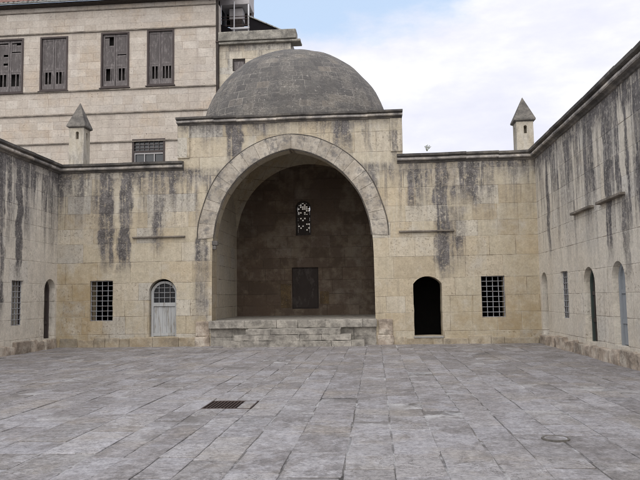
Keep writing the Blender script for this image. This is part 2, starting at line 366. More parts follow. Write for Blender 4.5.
M['rubble'] = stone_material('rough base stone', [(0., (.27,.225,.18)), (.5, (.40,.335,.275)), (1., (.52,.47,.40))], sc=2.6, tone=True, dark=(.11,.09,.075), darkamt=.55, bump=.8, bd=.03)
M['platform'] = stone_material('platform stone', [(0., (.21,.195,.175)), (.5, (.33,.31,.275)), (1., (.42,.39,.345))], sc=3.2, tone=True, dark=(.12,.11,.10), darkamt=.5, bump=.8, bd=.03)
M['chimney'] = stone_material('chimney stone', [(0., (.33,.285,.22)), (.5, (.43,.39,.32)), (1., (.48,.45,.40))], sc=2.2, dark=(.15,.14,.13), darkamt=.45, vertical=.3)
M['cap'] = stone_material('chimney cap stone', [(0., (.085,.08,.075)), (1., (.19,.175,.155))], sc=3., dark=(.06,.057,.055), darkamt=.5)
M['ochre'] = stone_material('ochre stone', [(0., (.075,.052,.032)), (1., (.15,.105,.055))], sc=3., dark=(.06,.045,.035), darkamt=.6)
M['house'] = house_material()
M['string'] = stone_material('string course stone', [(0., (.115,.10,.085)), (1., (.24,.21,.175))], sc=2.)
M['rearcornice'] = stone_material('grey cornice stone', [(0., (.17,.16,.14)), (.5, (.25,.235,.205)), (1., (.33,.31,.27))], sc=2., dark=(.09,.085,.08), darkamt=.6)
M['rear'] = wall_material('grey rear limestone', (), top=15., gen=.5, ochre=.1, course=.42, length=.8, pale=.25)
M['wood'] = plain_material('weathered shutter wood', (.125,.112,.11), .4, 6., .85, .3, .3, (.21,.19,.185))
M['darkwood'] = plain_material('dark frame wood', (.07,.057,.054), .35, 5., .85, .3, .3)
M['iron'] = plain_material('grey painted iron', (.30,.31,.33), .25, 8., .6, .1, col2=(.22,.19,.17))
M['darkiron'] = plain_material('rusty iron', (.075,.055,.05), .3, 14., .7, .3)
M['bluewood'] = plain_material('peeling pale blue paint', (.40,.41,.415), .22, 5., .75, .35, .12, (.25,.235,.21))
M['greyblue'] = plain_material('grey blue paint', (.27,.29,.31), .2, 4., .6, .2, .2)
M['greenwood'] = plain_material('dark green paint', (.045,.06,.055), .3, 4., .6, .2, .2)
M['blackwood'] = plain_material('dark old wood', (.04,.032,.028), .4, 5., .75, .2, .2, (.065,.055,.05))
M['panel'] = plain_material('dark smudged board', (.040,.032,.029), .5, 2.2, .85, .15, .6, (.066,.056,.052))
M['dark'] = plain_material('unlit cavity dark', (.03,.027,.025), .3, 3., .95)  # near-black colour painting the shade of unlit rooms and the pit
M['tile'] = plain_material('roof tile', (.17,.085,.065), .4, 4., .85, .3, col2=(.24,.18,.15))
M['gutter'] = plain_material('grey gutter', (.33,.34,.33), .3, 5., .7, .2, col2=(.10,.10,.09))
M['tar'] = plain_material('black tarred sheet', (.008,.007,.009), .3, 3., .95)
M['white'] = plain_material('white paint', (.72,.72,.74), .12, 5., .5, .1)
M['greyboard'] = plain_material('grey board', (.42,.40,.40), .2, 7., .8, .2)
M['cement'] = stone_material('cement slab', [(0., (.26,.25,.235)), (1., (.34,.33,.31))], sc=3.)
M['paving'] = paving_material()
M['dome'] = dome_material()
M['leaf'] = plain_material('dry weed', (.09,.10,.045), .3, 9., .8)
def glass_material(name, col, rough=.25):
    n = NT(name); n.color(col); n.b.inputs['Roughness'].default_value = rough
    n.b.inputs['Specular IOR Level'].default_value = .5
    return n.mat
M['glass'] = glass_material('dusty dark glass', (.02,.022,.026), .2)
def lattice_glass():
    n = NT('leaded clear glass'); n.color((.85,.88,.82)); n.b.inputs['Roughness'].default_value = .05
    n.b.inputs['Transmission Weight'].default_value = 1.; n.b.inputs['IOR'].default_value = 1.01
    return n.mat
M['pane'] = lattice_glass()

# ------------------------------------------------------------------ paving (with the pit of the drain)
GX0, GX1, GY0, GY1 = -2.62, -1.88, 10.06, 10.8
mb = MB(); mb.cur = 0.
outer = [(-400,-300),(400,-300),(400,900),(-400,900)]
hole = rect(GX0, GX1, GY0, GY1)
tr = tessellate_polygon([[Vector((a, b, 0)) for a, b in outer], [Vector((a, b, 0)) for a, b in hole]])
mb.add([(a, b, -.008) for a, b in outer+hole], tr)
rs = random.Random(11)
def slab(x0, x1, y0, y1):
    """one worn slab: chipped outline, rounded rim, its own slight tilt"""
    g = [rs.uniform(.000, .006) for _ in range(4)]
    cs = [(x0+g[0], y0+g[1]), (x1-g[2], y0+g[1]), (x1-g[2], y1-g[3]), (x0+g[0], y1-g[3])]
    cs = [(a+rs.gauss(0, .007), b+rs.gauss(0, .009)) for a, b in cs]
    pts = []
    for k in range(4):
        a, b = Vector(cs[k]), Vector(cs[(k+1) % 4]); L = (b-a).length; m_ = max(2, int(L/.2))
        nn = Vector((-(b-a).y, (b-a).x))/max(L, 1e-6)
        ch = rs.uniform(.02, .07) if rs.random() < .22 else .012
        e = (b-a)/L*min(ch, L*.3)
        pts.append(a+e)
        for q in range(1, m_): pts.append(a.lerp(b, q/m_)+nn*abs(rs.gauss(0, .005)))
        pts.append(b-(b-a)/L*.012)
    c = Vector(((x0+x1)/2, (y0+y1)/2)); h = rs.gauss(0, .003); tx, ty = rs.gauss(0, .004), rs.gauss(0, .004)
    zf = lambda p: h + tx*(p.x-c.x) + ty*(p.y-c.y)
    n = len(pts); rim = [c+(p-c)*(1-.011/max((p-c).length, .05)) for p in pts]
    mb.cur = max(.6, min(1.4, rs.gauss(1., .075)))
    mb.add([(p.x, p.y, -.013) for p in pts] + [(p.x, p.y, zf(p)-.004) for p in pts] + [(p.x, p.y, zf(p)) for p in rim],
           [(i, (i+1) % n, n+(i+1) % n, n+i) for i in range(n)] + [(n+i, n+(i+1) % n, 2*n+(i+1) % n, 2*n+i) for i in range(n)] + [tuple(range(2*n, 3*n))])
xs = [GX1]
while xs[-1] < XR-.1:
    L = rs.uniform(.36, .6); xs.append(XR+.02 if XR-(xs[-1]+L) < .25 else xs[-1]+L)
lf = [GX1-.37, GX0]
while lf[-1] > XL+.1:
    L = rs.uniform(.36, .6); lf.append(XL-.02 if (lf[-1]-L)-XL < .25 else lf[-1]-L)
xs = lf[::-1] + xs
for x0, x1 in zip(xs, xs[1:]):
    spans = [(1., GY0-.004), (GY1+.004, D+.05)] if GX0-.01 < (x0+x1)/2 < GX1+.01 else [(1., D+.05)]
    for ya, yb in spans:
        y = ya - (rs.uniform(0, .6) if ya == 1. else 0)
        while y < yb-.01:
            L = rs.choice((rs.uniform(.4, .8), rs.uniform(.7, 1.35))); L = L if yb-(y+L) > .3 else yb-y
            slab(x0, x1, y, y+L); y += L
mb.cur = 1.
g = mb.build('paving', M['paving']); g['kind'] = 'structure'

t = thing('drain_grate', 'rusty slotted iron drain grate let into the grey paving', 'drain grate', (-2.25, 10.43, 0))
mb = MB(); z0 = -.45
mb.add([(GX0,GY0,-.002),(GX1,GY0,-.002),(GX1,GY1,-.002),(GX0,GY1,-.002),(GX0,GY0,z0),(GX1,GY0,z0),(GX1,GY1,z0),(GX0,GY1,z0)], [(4,5,6,7),(0,1,5,4),(1,2,6,5),(2,3,7,6),(3,0,4,7)])
mb.build('pit', M['dark'], t)
mb = MB(); e = .018
for a in ((GX0,GX0+e,GY0,GY1),(GX1-e,GX1,GY0,GY1),(GX0+e,GX1-e,GY0,GY0+e),(GX0+e,GX1-e,GY1-e,GY1)): mb.box(*a, -.05, .004)
mb.build('frame', M['darkiron'], t)
mb = MB(); sx = GX0 + .5
for i in range(9):
    xx = GX0 + .055 + i*.052; mb.box(xx, xx+.016, GY0+e, GY1-e, -.035, .001)
mb.build('bars', M['darkiron'], t)
mb = MB(); mb.rock(sx+.02, GX1-e-.003, GY0+e+.003, GY1-e-.003, -.05, .003, .003, 3)
mb.build('cover_slab', M['paving'], t)

t = thing('inspection_cover', 'small round stone cover set in the paving near the viewer', 'cover', (1.95, 7.9, 0))
mb = MB(); R0 = .15
ring = lambda r, z: [(1.95+r*math.cos(2*math.pi*i/28)*(1+.05*math.sin(3*i)), 7.9+r*math.sin(2*math.pi*i/28)*(1+.04*math.cos(5*i)), z) for i in range(28)]
mb.add(ring(R0, -.01)+ring(R0, .016)+ring(R0-.018, .018)+ring(R0-.022, .008), [(k*28+i, k*28+(i+1) % 28, (k+1)*28+(i+1) % 28, (k+1)*28+i) for k in range(3) for i in range(28)])
mb.build('rim', M['cap'], t)
mb = MB(); mb.add(ring(R0-.023, -.01)+ring(R0-.023, .013), [(i, (i+1) % 28, 28+(i+1) % 28, 28+i) for i in range(28)]+[tuple(range(28, 56))]); mb.build('lid', M['paving'], t)

# ------------------------------------------------------------------ shared pieces
CORN = [(a*.88, h*.82) for a, h in [(0,0),(.05,.015),(.07,.05),(.10,.075),(.115,.085),(.185,.095),(.215,.13),(.215,.19),(.185,.215),(.175,.235),(.245,.25),(.285,.27),(.295,.36),(.0,.40)]]
BAND = [1.1,.9,.8,.8,1.2,2.1,2.6,2.4,1.3,.8,.7,.7,1.1,.9]  # tone per strip: weathering, with the moulding's own shade painted in
def grille(mb, m, u0, u1, z0, z1, nu, nz, d, r=.014):
    for i in range(nu+1):
        u = u0 + (u1-u0)*i/nu; u = min(max(u, u0+.012), u1-.012); j = random.gauss(0, .004)
        mb.bar(m(u+j, d, z0), m(u-j, d, z1), r, 6)
    for k in range(nz+1):
        zz = z0 + (z1-z0)*k/nz; zz = min(max(zz, z0+.012), z1-.012); j = random.gauss(0, .004)
        mb.bar(m(u0, d-.012, zz+j), m(u1, d-.012, zz-j), r*.9, 6)
def window(parent, m, u0, u1, z0, z1, nu=4, nz=8, d=.1, label=None):
    mb = MB(); w = .03
    for a in ((u0,u0+w,z0,z1),(u1-w,u1,z0,z1),(u0+w,u1-w,z0,z0+w),(u0+w,u1-w,z1-w,z1)):
        ps = [m(a[0],d+.02,a[2]),m(a[1],d+.02,a[2]),m(a[1],d+.02,a[3]),m(a[0],d+.02,a[3]),m(a[0],d+.06,a[2]),m(a[1],d+.06,a[2]),m(a[1],d+.06,a[3]),m(a[0],d+.06,a[3])]
        mb.add(ps, [(0,3,2,1),(4,5,6,7),(0,1,5,4),(1,2,6,5),(2,3,7,6),(3,0,4,7)])
    f = mb.build('window', M['darkwood'], parent, label=label)
    mb = MB(); grille(mb, m, u0, u1, z0, z1, nu, nz, d)
    mb.build('grille', M['iron'], f)
    return f
def mbox(mb, m, u0, u1, d0, d1, z0, z1):
    mb.add([m(u0,d0,z0),m(u1,d0,z0),m(u1,d1,z0),m(u0,d1,z0),m(u0,d0,z1),m(u1,d0,z1),m(u1,d1,z1),m(u0,d1,z1)],
           [(0,3,2,1),(4,5,6,7),(0,1,5,4),(1,2,6,5),(2,3,7,6),(3,0,4,7)])
def arch_frame(mb, m, u0, u1, z0, zs, zt, w, d0, d1):
    a = arch_outline(u0, u1, z0, zs, zt); b = arch_outline(u0+w, u1-w, z0, zs-w*.3, zt-w); n = len(a)
    vs = [m(p[0], d0, p[1]) for p in a] + [m(p[0], d0, p[1]) for p in b] + [m(p[0], d1, p[1]) for p in a] + [m(p[0], d1, p[1]) for p in b]
    fs = []
    for i in range(n-1):
        fs += [(i, i+1, n+i+1, n+i), (2*n+i, 3*n+i, 3*n+i+1, 2*n+i+1), (n+i, n+i+1, 3*n+i+1, 3*n+i), (i, 2*n+i, 2*n+i+1, i+1)]
    fs += [(0, n, 3*n, 2*n), (n-1, 3*n-1, 4*n-1, 2*n-1)]
    mb.add(vs, fs)
def arch_panel(mb, m, u0, u1, z0, zs, zt, d0, d1):
    a = arch_outline(u0, u1, z0, zs, zt); n = len(a)
    mb.add([m(p[0], d0, p[1]) for p in a] + [m(p[0], d1, p[1]) for p in a],
           [tuple(range(n)), tuple(range(n, 2*n))[::-1]] + [(i, (i+1) % n, n+(i+1) % n, n+i) for i in range(n)])
def plain_door(parent, m, u0, u1, z0, zs, zt, d, fm, pm, label=None):
    mb = MB(); arch_frame(mb, m, u0, u1, z0, zs, zt, .09, d-.05, d+.05)
    f = mb.build('door', fm, parent, label=label)
    mb = MB(); n = 5; w = (u1-u0-.18)/n
    for i in range(n):
        q0 = u0+.09+i*w
        mbox(mb, m, q0+.004, q0+w-.004, d, d+.04, z0+.02, zs-.03)
    mbox(mb, m, u0+.095, u1-.095, d-.03, d, z0+.5, z0+.6); mbox(mb, m, u0+.095, u1-.095, d-.03, d, zs-.35, zs-.25)
    mb.build('door_leaf', pm, f)
    mb = MB(); arch_panel(mb, m, u0+.08, u1-.08, zs-.03, zs-.02, zt-.08, d+.01, d+.03)
    mb.build('head_panel', pm, f)
    return f
def plinth(mb, m, u0, u1, z1, proj, seed, skips=(), lmin=.28, lmax=1.0, amp=.02):
    u = u0; k = 0
    while u < u1 - .01:
        L = min(random.uniform(lmin, lmax), u1-u)
        if u1-(u+L) < .2: L = u1-u
        p = proj + random.uniform(-.025, .035); h = z1 + random.uniform(-.09, .03)
        for a, b, hh in skips:
            if u < b and u+L > a: h = min(h, hh)
        mb.cur = random.uniform(.72, 1.15)
        A, B = m(u+.006, -p, -.05), m(u+L-.006, .2, h)
        mb.rock(min(A[0],B[0]), max(A[0],B[0]), min(A[1],B[1]), max(A[1],B[1]), -.05, h, amp, seed+k, 2, .025)
        u += L; k += 1
    mb.cur = 1.

# ------------------------------------------------------------------ the domed range at the far side
mB = lambda u, d, z: (u, D+d, z)
IW = thing('iwan_building', 'long limestone range with great pointed arch in front of grey dome', 'building', (AX, D, 0))
inner = [(-2.84,0.),(-2.83,2.4),(-2.82,3.2),(-2.79,3.77),(-2.69,4.37),(-2.47,5.03),(-2.2,5.5),(-1.85,5.93),(-1.46,6.27),(-1.0,6.55),(-.5,6.75),(0.,6.86)]
outer_r = [(-3.33,3.72),(-3.27,4.35),(-3.0,5.22),(-2.75,5.75),(-2.46,6.15),(-2.04,6.56),(-1.56,6.9),(-.98,7.18),(-.5,7.31),(0.,7.37)]
def spl(pts, n):
    """resample a polyline with a smooth curve"""
    P = [Vector(p) for p in pts]; out = []
    for i in range(len(P)-1):
        p0 = P[max(0,i-1)]; p1 = P[i]; p2 = P[i+1]; p3 = P[min(len(P)-1,i+2)]
        for j in range(n):
            t = j/n; out.append(.5*((2*p1)+(p2-p0)*t+(2*p0-5*p1+4*p2-p3)*t*t+(3*p1-p0-3*p2+p3)*t**3))
    return out + [P[-1]]
half = spl(inner, 4)
prof = [(AX+p.x, p.y) for p in half] + [(AX-p.x, p.y) for p in half[::-1][1:]]     # arch opening, left foot -> crown -> right foot
PX0, PX1, PT = -6.93, 1.02, 7.8
# front face: one sheet, the arch is a notch in its lower edge
front = [(XL-.3, 0)] + [(XL-.3, WH+.1), (PX0, WH+.1), (PX0, PT+.05), (PX1, PT+.05), (PX1, WH+.1), (XR+.3, WH+.1), (XR+.3, 0)] + prof[::-1]
WL = (-10.1, -9.27, .91, 2.33); WR = (3.54, 4.32, .87, 2.26)
DL = (-7.96, -6.98, .34, 1.98, 2.36); DRr = (1.26, 2.22, .27, 2.03, 2.29)
jit = lambda p: rough_outline(p, .2, .006)
holes = [jit(rect(*WL[:2], *WL[2:])), jit(rect(*WR[:2], *WR[2:])), jit(arch_outline(*DL)), jit(arch_outline(*DRr))]
mb = MB(); wall_sheet(mb, front, holes, mB, [.55, .55, .55, .7])
# sides and back of the raised middle block, ends
for X in (PX0, PX1):
    mb.add([(X,D,WH),(X,31,WH),(X,31,PT+.3),(X,D,PT+.3)], [(0,1,2,3)])
mb.build('wall', M['back'], IW)
mb = MB(); n = len(prof)
mb.add([(u, D, z) for u, z in prof] + [(u, D+.72, z) for u, z in prof], [(i, i+1, n+i+1, n+i) for i in range(n-1)])
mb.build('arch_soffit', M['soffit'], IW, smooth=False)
# voussoirs: individual stones
mb = MB(); oc = spl(outer_r, 8); ic = spl(inner[3:], 8)
def at_len(pts, s):
    L = [0.]
    for a, b in zip(pts, pts[1:]): L.append(L[-1] + (b-a).length)
    q = s*L[-1]
    for i in range(len(pts)-1):
        if L[i+1] >= q-1e-9: return pts[i].lerp(pts[i+1], (q-L[i])/max(1e-9, L[i+1]-L[i]))
    return pts[-1]
NV = 11
tones = [1.05,.93,1.0,.88,1.06,.95,1.02,.87,1.0,1.05,.92,1.04,.88,1.05,.95,.9,1.06,.93,1.0,.88,.98,.93]
ti = 0
for sgn in (-1, 1):
    cut = [0.]
    for k in range(1, NV): cut.append((k+random.uniform(-.22, .22))/NV)
    cut.append(1.)
    for k in range(NV):
        a0, a1 = cut[k]+.001, cut[k+1]-.001
        mb.cur = tones[ti % 22]*random.uniform(.93, 1.07); ti += 1
        st = 4; vs = []
        pr = .022 + random.uniform(-.006, .008)
        for j in range(st+1):
            s = a0+(a1-a0)*j/st; o, i_ = at_len(oc, s), at_len(ic, s)
            for p, dd in ((o, 0.), (o, -pr+.006), (o.lerp(i_, .03), -pr), (o.lerp(i_, .97), -pr), (i_, -pr+.008), (i_, .04)):
                vs.append((AX - sgn*p.x*-1 if False else AX + (p.x if sgn < 0 else -p.x), D+dd, p.y))
        fs = []
        for j in range(st):
            for q in range(5): fs.append((j*6+q, j*6+q+1, j*6+q+7, j*6+q+6))
        fs += [tuple(range(6)), tuple(range(st*6, st*6+6))[::-1]]
        mb.add(vs, fs)
mb.cur = 1.
ar = mb.build('arch_ring', M['voussoir'], IW)
mb = MB()
oo = [Vector((AX+p.x*1.008, D-.012, p.y+.01)) for p in oc] + [Vector((AX-p.x*1.008, D-.012, p.y+.01)) for p in oc[::-1][1:]]
for a, b in zip(oo, oo[1:]): mb.bar(a, b, .018, 6)
mb.build('hood_moulding', M['hood'], ar)
mb = MB()
ii = [Vector((AX+p.x*.993, D+.03, p.y-.012)) for p in ic] + [Vector((AX-p.x*.993, D+.03, p.y-.012)) for p in ic[::-1][1:]]
for a, b in zip(ii, ii[1:]): mb.bar(a, b, .022, 6)
mb.build('inner_bead', M['hood'], ar)
for sx in (-1,):
    mb = MB(); x0 = AX + sx*2.80
    mb.rock(min(x0, x0-sx*.16)-.02, max(x0, x0-sx*.16)+.02, D-.03, D+.16, 3.50, 3.66, .015, 5+sx, 3, .03)
    mb.rock(min(x0, x0-sx*.09)-.02, max(x0, x0-sx*.09)+.02, D-.02, D+.12, 3.36, 3.50, .015, 9+sx, 3, .03)
    mb.build('impost', M['cornice'], IW)

# the vaulted hall behind the arch
HX0, HX1, HY0, HY1 = -6.1, .34, D+.72, 29.6
mb = MB()
wz = 7.68
lw = (-3.46, -2.79, 4.36, 5.45, 5.9)     # arched window in the back wall
bd = (-3.66, -2.5, 1.15, 2.95)           # dark boarded recess
w1 = arch_outline(*lw); w2 = rect(*bd)
wall_sheet(mb, rect(HX0, HX1, -.05, wz), [w1, w2], lambda u, d, z: (u, HY1+d, z), [.5, .14])
fr = [(HX0, -.05), (HX0, wz), (HX1, wz), (HX1, -.05)] + prof[::-1]
mb.build('hall_wall', M['iwan'], IW, label='dark brown back wall of the vaulted hall')
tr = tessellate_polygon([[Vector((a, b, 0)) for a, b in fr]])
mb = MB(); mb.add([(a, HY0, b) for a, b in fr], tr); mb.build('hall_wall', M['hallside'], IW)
for X in (HX0, HX1):
    mb = MB(); mb.add([(X,HY0,-.05),(X,HY1,-.05),(X,HY1,wz),(X,HY0,wz)], [(0,1,2,3)]); mb.build('hall_wall', M['hallside'], IW)
for a, b, c_, d_ in ((-4.16, -3.70, 1.2, 2.25), (-2.44, -2.05, 1.35, 1.9)):
    mb = MB(); mb.rock(a, b, HY1-.012, HY1+.1, c_, d_, .006, 3, 2, .01); mb.build('patch', M['ochre'], IW)
mb = MB(); NG = 28; cx, cy = (HX0+HX1)/2, (HY0+HY1)/2; vs = []
for j in range(NG+1):
    for i in range(NG+1):
        px = HX0+(HX1-HX0)*i/NG; py = HY0+(HY1-HY0)*j/NG
        q = 4.2**2-(px-cx)**2-(py-cy)**2
        vs.append((px, py, 4.33+math.sqrt(max(q, .05))))
mb.add(vs, [(j*(NG+1)+i, j*(NG+1)+i+1, (j+1)*(NG+1)+i+1, (j+1)*(NG+1)+i) for j in range(NG) for i in range(NG)])
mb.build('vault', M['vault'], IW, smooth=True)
mb = MB(); mb.box(HX0, HX1, D+.3, HY1, -.04, .868)
mb.build('hall_floor', M['platform'], IW)
mb = MB(); mbox(mb, lambda u, d, z: (u, HY1+d, z), bd[0]-.06, bd[1]+.06, .142, .2, bd[2]-.06, bd[3]+.06)
mbox(mb, lambda u, d, z: (u, HY1+d, z), bd[0]+.05, bd[1]-.05, .118, .141, bd[2]+.05, bd[3]-.05)
mb.build('panel', M['panel'], IW, label='dark plain panel in a shallow recess at the back of the hall')
mH = lambda u, d, z: (u, HY1+d, z)
mb = MB(); arch_frame(mb, mH, lw[0], lw[1], lw[2], lw[3], lw[4], .07, .2, .3); mbox(mb, mH, lw[0]+.07, lw[1]-.07, .2, .3, lw[2], lw[2]+.12)
w = mb.build('arched_window', M['blackwood'], IW, label='small round headed leaded window high in the hall')
mb = MB()
u0, u1 = lw[0]+.07, lw[1]-.07
for k in range(1, 6): mbox(mb, mH, u0+(u1-u0)*k/6-.012, u0+(u1-u0)*k/6+.012, .23, .26, lw[2]+.1, lw[4]-.09)
zz = lw[2]+.12
while zz < lw[4]-.1: mbox(mb, mH, u0, u1, .22, .25, zz, zz+.026); zz += .085
for za, zb in ((5.18, 5.3), (4.93, 4.99)): mbox(mb, mH, u0, u1, .24, .27, za, zb)
rl = random.Random(5)
for k in range(6):          # dirty panes: nearly all below, few above
    for q in range(17):
        za = lw[2]+.146+.085*q
        if rl.random() < (.86 if za < 5.0 else .5 if za < 5.2 else .25): mbox(mb, mH, u0+(u1-u0)*k/6+.012, u0+(u1-u0)*(k+1)/6-.012, .242, .252, za, za+.058)
mb.build('lattice', M['blackwood'], w)

# roofs, cornices, strips
for a, b in ((XL-.3, PX0), (PX1, XR+.3)):
    mb = MB(); mb.box(a, b, D+.003, 29.6, WH+.1, WH+.3); mb.build('flat_roof', M['cornice'], IW)
mb = MB(); no = [(PX0+.002,D+.002),(PX0+.002,31),(PX1-.002,31),(PX1-.002,D+.002)]; nc = [(DC.x+3.3*math.cos(2*math.pi*i/40), DC.y+3.3*math.sin(2*math.pi*i/40)) for i in range(40)]
tr = tessellate_polygon([[Vector((a, b, 0)) for a, b in no], [Vector((a, b, 0)) for a, b in nc]])
mb.add([(a, b, PT+.31) for a, b in no+nc], tr)
mb.build('block_roof', M['cornice'], IW)
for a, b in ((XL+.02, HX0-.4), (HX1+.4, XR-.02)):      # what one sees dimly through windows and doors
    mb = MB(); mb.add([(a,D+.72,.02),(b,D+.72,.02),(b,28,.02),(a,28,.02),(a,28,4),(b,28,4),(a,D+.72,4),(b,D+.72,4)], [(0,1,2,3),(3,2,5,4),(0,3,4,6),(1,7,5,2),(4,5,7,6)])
    mb.build('dark_interior', M['dark'], IW)
pf = (0,-1,0)
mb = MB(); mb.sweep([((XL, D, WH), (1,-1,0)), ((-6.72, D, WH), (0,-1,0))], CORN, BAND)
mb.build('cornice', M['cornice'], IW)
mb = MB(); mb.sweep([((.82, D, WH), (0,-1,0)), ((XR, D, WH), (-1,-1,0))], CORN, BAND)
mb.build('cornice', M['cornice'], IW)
mb = MB(); TC = [(a*.95, h*.88) for a, h in CORN]
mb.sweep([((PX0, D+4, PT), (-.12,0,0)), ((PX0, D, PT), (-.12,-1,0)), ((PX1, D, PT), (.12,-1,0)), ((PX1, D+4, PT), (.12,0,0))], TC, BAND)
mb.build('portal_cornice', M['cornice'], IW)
for x0, x1 in ((PX0, PX0+.40), (PX1-.38, PX1)):
    mb = MB(); mb.box(x0-.004 if x0 == PX0 else x0, x1+.004 if x1 == PX1 else x1, D-.05, D+.02, WH+.43, PT-.003)
    q = x1 if x0 == PX0 else x0
    mb.bar((q, D-.03, WH+.43), (q, D-.03, PT-.005), .035, 8)
    mb.build('corner_strip', M['back'], IW)
for a, b, zz in ((-8.56, -6.66, 3.79), (.82, 2.70, 3.78)):
    mb = MB(); mb.rock(a, b, D-.10, D+.05, zz+.02, zz+.075, .008, 2, 3, .015)
    mb.build('drip_ledge', M['string'], IW)
# base course
mb = MB(); plinth(mb, mB, XL+.15, -5.80, .34, .035, 10, [(DL[0],DL[1],.325)], amp=.015)
mb.build('plinth', M['plinth'], IW)
mb = MB(); plinth(mb, mB, .03, XR-.1, .27, .035, 60, [(DRr[0],DRr[1],.255)], amp=.015)
mb.build('plinth', M['plinth'], IW)
for X0 in (-6.28, .05):     # big worn blocks at the feet of the arch
    mb = MB(); mb.cur = 1.05
    mb.rock(X0, X0+.48, D-.06, D+.3, .345, .86, .018, 3, 3, .03); mb.rock(X0-.03, X0+.5, D-.1, D+.3, -.05, .335, .03, 8, 3, .06)
    mb.build('pier_foot', M['rubble'], IW)
# hall platform: wall, projecting slab edge
mb = MB(); x = -5.76; k = 0
while x < -.03:
    L = random.uniform(.55, .95); L = L if -.03-(x+L) > .35 else -.03-x
    for zz, zh in ((-.05, .30), (.305, .595)):
        mb.cur = random.uniform(.8, 1.12); mb.rock(x+.004, x+L-.004, D-.02, D+.3, zz, zh, .006, k, 2, .012); k += 1
    x += L
pl = mb.build('platform', M['platform'], IW)
mb = MB(); x = -5.80
while x < 0.:
    L = random.uniform(.7, 1.3); L = L if 0.-(x+L) > .4 else 0.-x
    mb.cur = random.uniform(.85, 1.15); mb.rock(x+.001, x+L-.001, D-.17, D+.31, .60, .872, .012, k, 3, .022); k += 1
    x += L
mb.build('slab_edge', M['platform'], pl)
# windows and doors
window(IW, mB, *WL[:2], *WL[2:], label='iron grilled window beside the pale blue plank door')
window(IW, mB, *WR[:2], *WR[2:], label='iron grilled window beside the open black doorway')
dl = .24; fm = MB(); arch_frame(fm, mB, DL[0]+.02, DL[1]-.01, DL[2], DL[3]-.06, DL[4]-.07, .085, dl-.05, dl+.05); mbox(fm, mB, DL[0]+.105, DL[1]-.095, dl-.05, dl+.05, 1.40, 1.53)
f = fm.build('door', M['bluewood'], IW, label='pale grey blue plank door with barred fanlight')
mb = MB(); w = (DL[1]-DL[0]-.21)/5
for i in range(5):
    q = DL[0]+.107+i*w; mbox(mb, mB, q+.004, q+w-.004, dl-.01+random.uniform(0, .012), dl+.03, DL[2]+.05+random.uniform(0, .03), 1.39)
mbox(mb, mB, DL[0]+.105, DL[1]-.095, dl-.035, dl-.012, DL[2]+.02, DL[2]+.13)
mb.build('door_leaf', M['bluewood'], f)
mb = MB(); arch_panel(mb, mB, DL[0]+.1, DL[1]-.09, 1.53, DL[3]-.05, DL[4]-.14, dl+.03, dl+.04); fl = mb.build('fanlight', M['glass'], f)
mb = MB()
for k in range(1, 4): q = DL[0]+.1+(DL[1]-DL[0]-.19)*k/4; mb.bar(mB(q, dl-.02, 1.53), mB(q, dl-.02, 2.2), .012)
for zz in (1.70, 1.88, 2.05): mb.bar(mB(DL[0]+.1, dl-.03, zz), mB(DL[1]-.09, dl-.03, zz), .012)
mb.build('fanlight_grille', M['iron'], f)
mb = MB(); mb.rock(DRr[0]-.02, DRr[1]+.02, D-.035, D+.7, .2, .268, .006, 4, 3, .02)
mb.build('threshold', M['cement'], IW)

# dome
mb = MB(); NA, NE = 72, 26; vs = []
for j in range(NE):
    e = math.radians(-4 + 94*j/NE)
    for i in range(NA):
        a = 2*math.pi*i/NA; rr = DR + .035*mn.noise(Vector((math.cos(a)*3, math.sin(a)*3, e*5)))
        vs.append((DC.x+1.035*rr*math.cos(e)*math.cos(a), DC.y+.955*rr*math.cos(e)*math.sin(a), DC.z+rr*math.sin(e)))
vs.append((DC.x, DC.y, DC.z+DR))
fs = [(j*NA+i, j*NA+(i+1) % NA, (j+1)*NA+(i+1) % NA, (j+1)*NA+i) for j in range(NE-1) for i in range(NA)]
fs += [((NE-1)*NA+i, (NE-1)*NA+(i+1) % NA, NE*NA) for i in range(NA)]
mb.add(vs, fs); mb.build('dome', M['dome'], IW, smooth=True)

# chimneys: square shaft with a smoke hole, pyramid cap
def chimney(x0, x1, y0, zt, capz, apex, hole, label):
    w = x1-x0; y1 = y0+w; mb = MB()
    mf = lambda u, d, z: (u, y0+d, z)
    h = arch_outline(hole-.055, hole+.055, zt-.42, zt-.22, zt-.13, 8)
    wall_sheet(mb, rect(x0, x1, WH+.3, zt), [h], mf, [.25])
    for X, sd in ((x0, 1), (x1, -1)):
        ms = lambda u, d, z, X=X, sd=sd: (X+sd*d, u, z)
        h2 = arch_outline((y0+y1)/2-.055, (y0+y1)/2+.055, zt-.42, zt-.22, zt-.13, 8)
        wall_sheet(mb, rect(y0, y1, WH+.3, zt), [h2], ms, [.2])
    mb.add([(x0,y1,WH+.3),(x1,y1,WH+.3),(x1,y1,zt),(x0,y1,zt)], [(0,1,2,3)])
    mb.box(x0+.14, x1-.14, y0+.27, y1-.02, WH+.4, zt-.02)
    c = mb.build('chimney', M['chimney'], IW, label=label)
    mb = MB(); e = .075; a, b, p, q = x0-e, x1+e, y0-e, y1+e; cx, cy = (x0+x1)/2, (y0+y1)/2
    mb.add([(x0,y0,zt),(x1,y0,zt),(x1,y1,zt),(x0,y1,zt),(a,p,zt+.05),(b,p,zt+.05),(b,q,zt+.05),(a,q,zt+.05),(a,p,capz),(b,p,capz),(b,q,capz),(a,q,capz),(cx+.01,cy,apex)],
           [(3,2,1,0),(0,1,5,4),(1,2,6,5),(2,3,7,6),(3,0,4,7),(4,5,9,8),(5,6,10,9),(6,7,11,10),(7,4,8,11),(8,9,12),(9,10,12),(10,11,12),(11,8,12)])
    mb.build('cap', M['cap'], c)
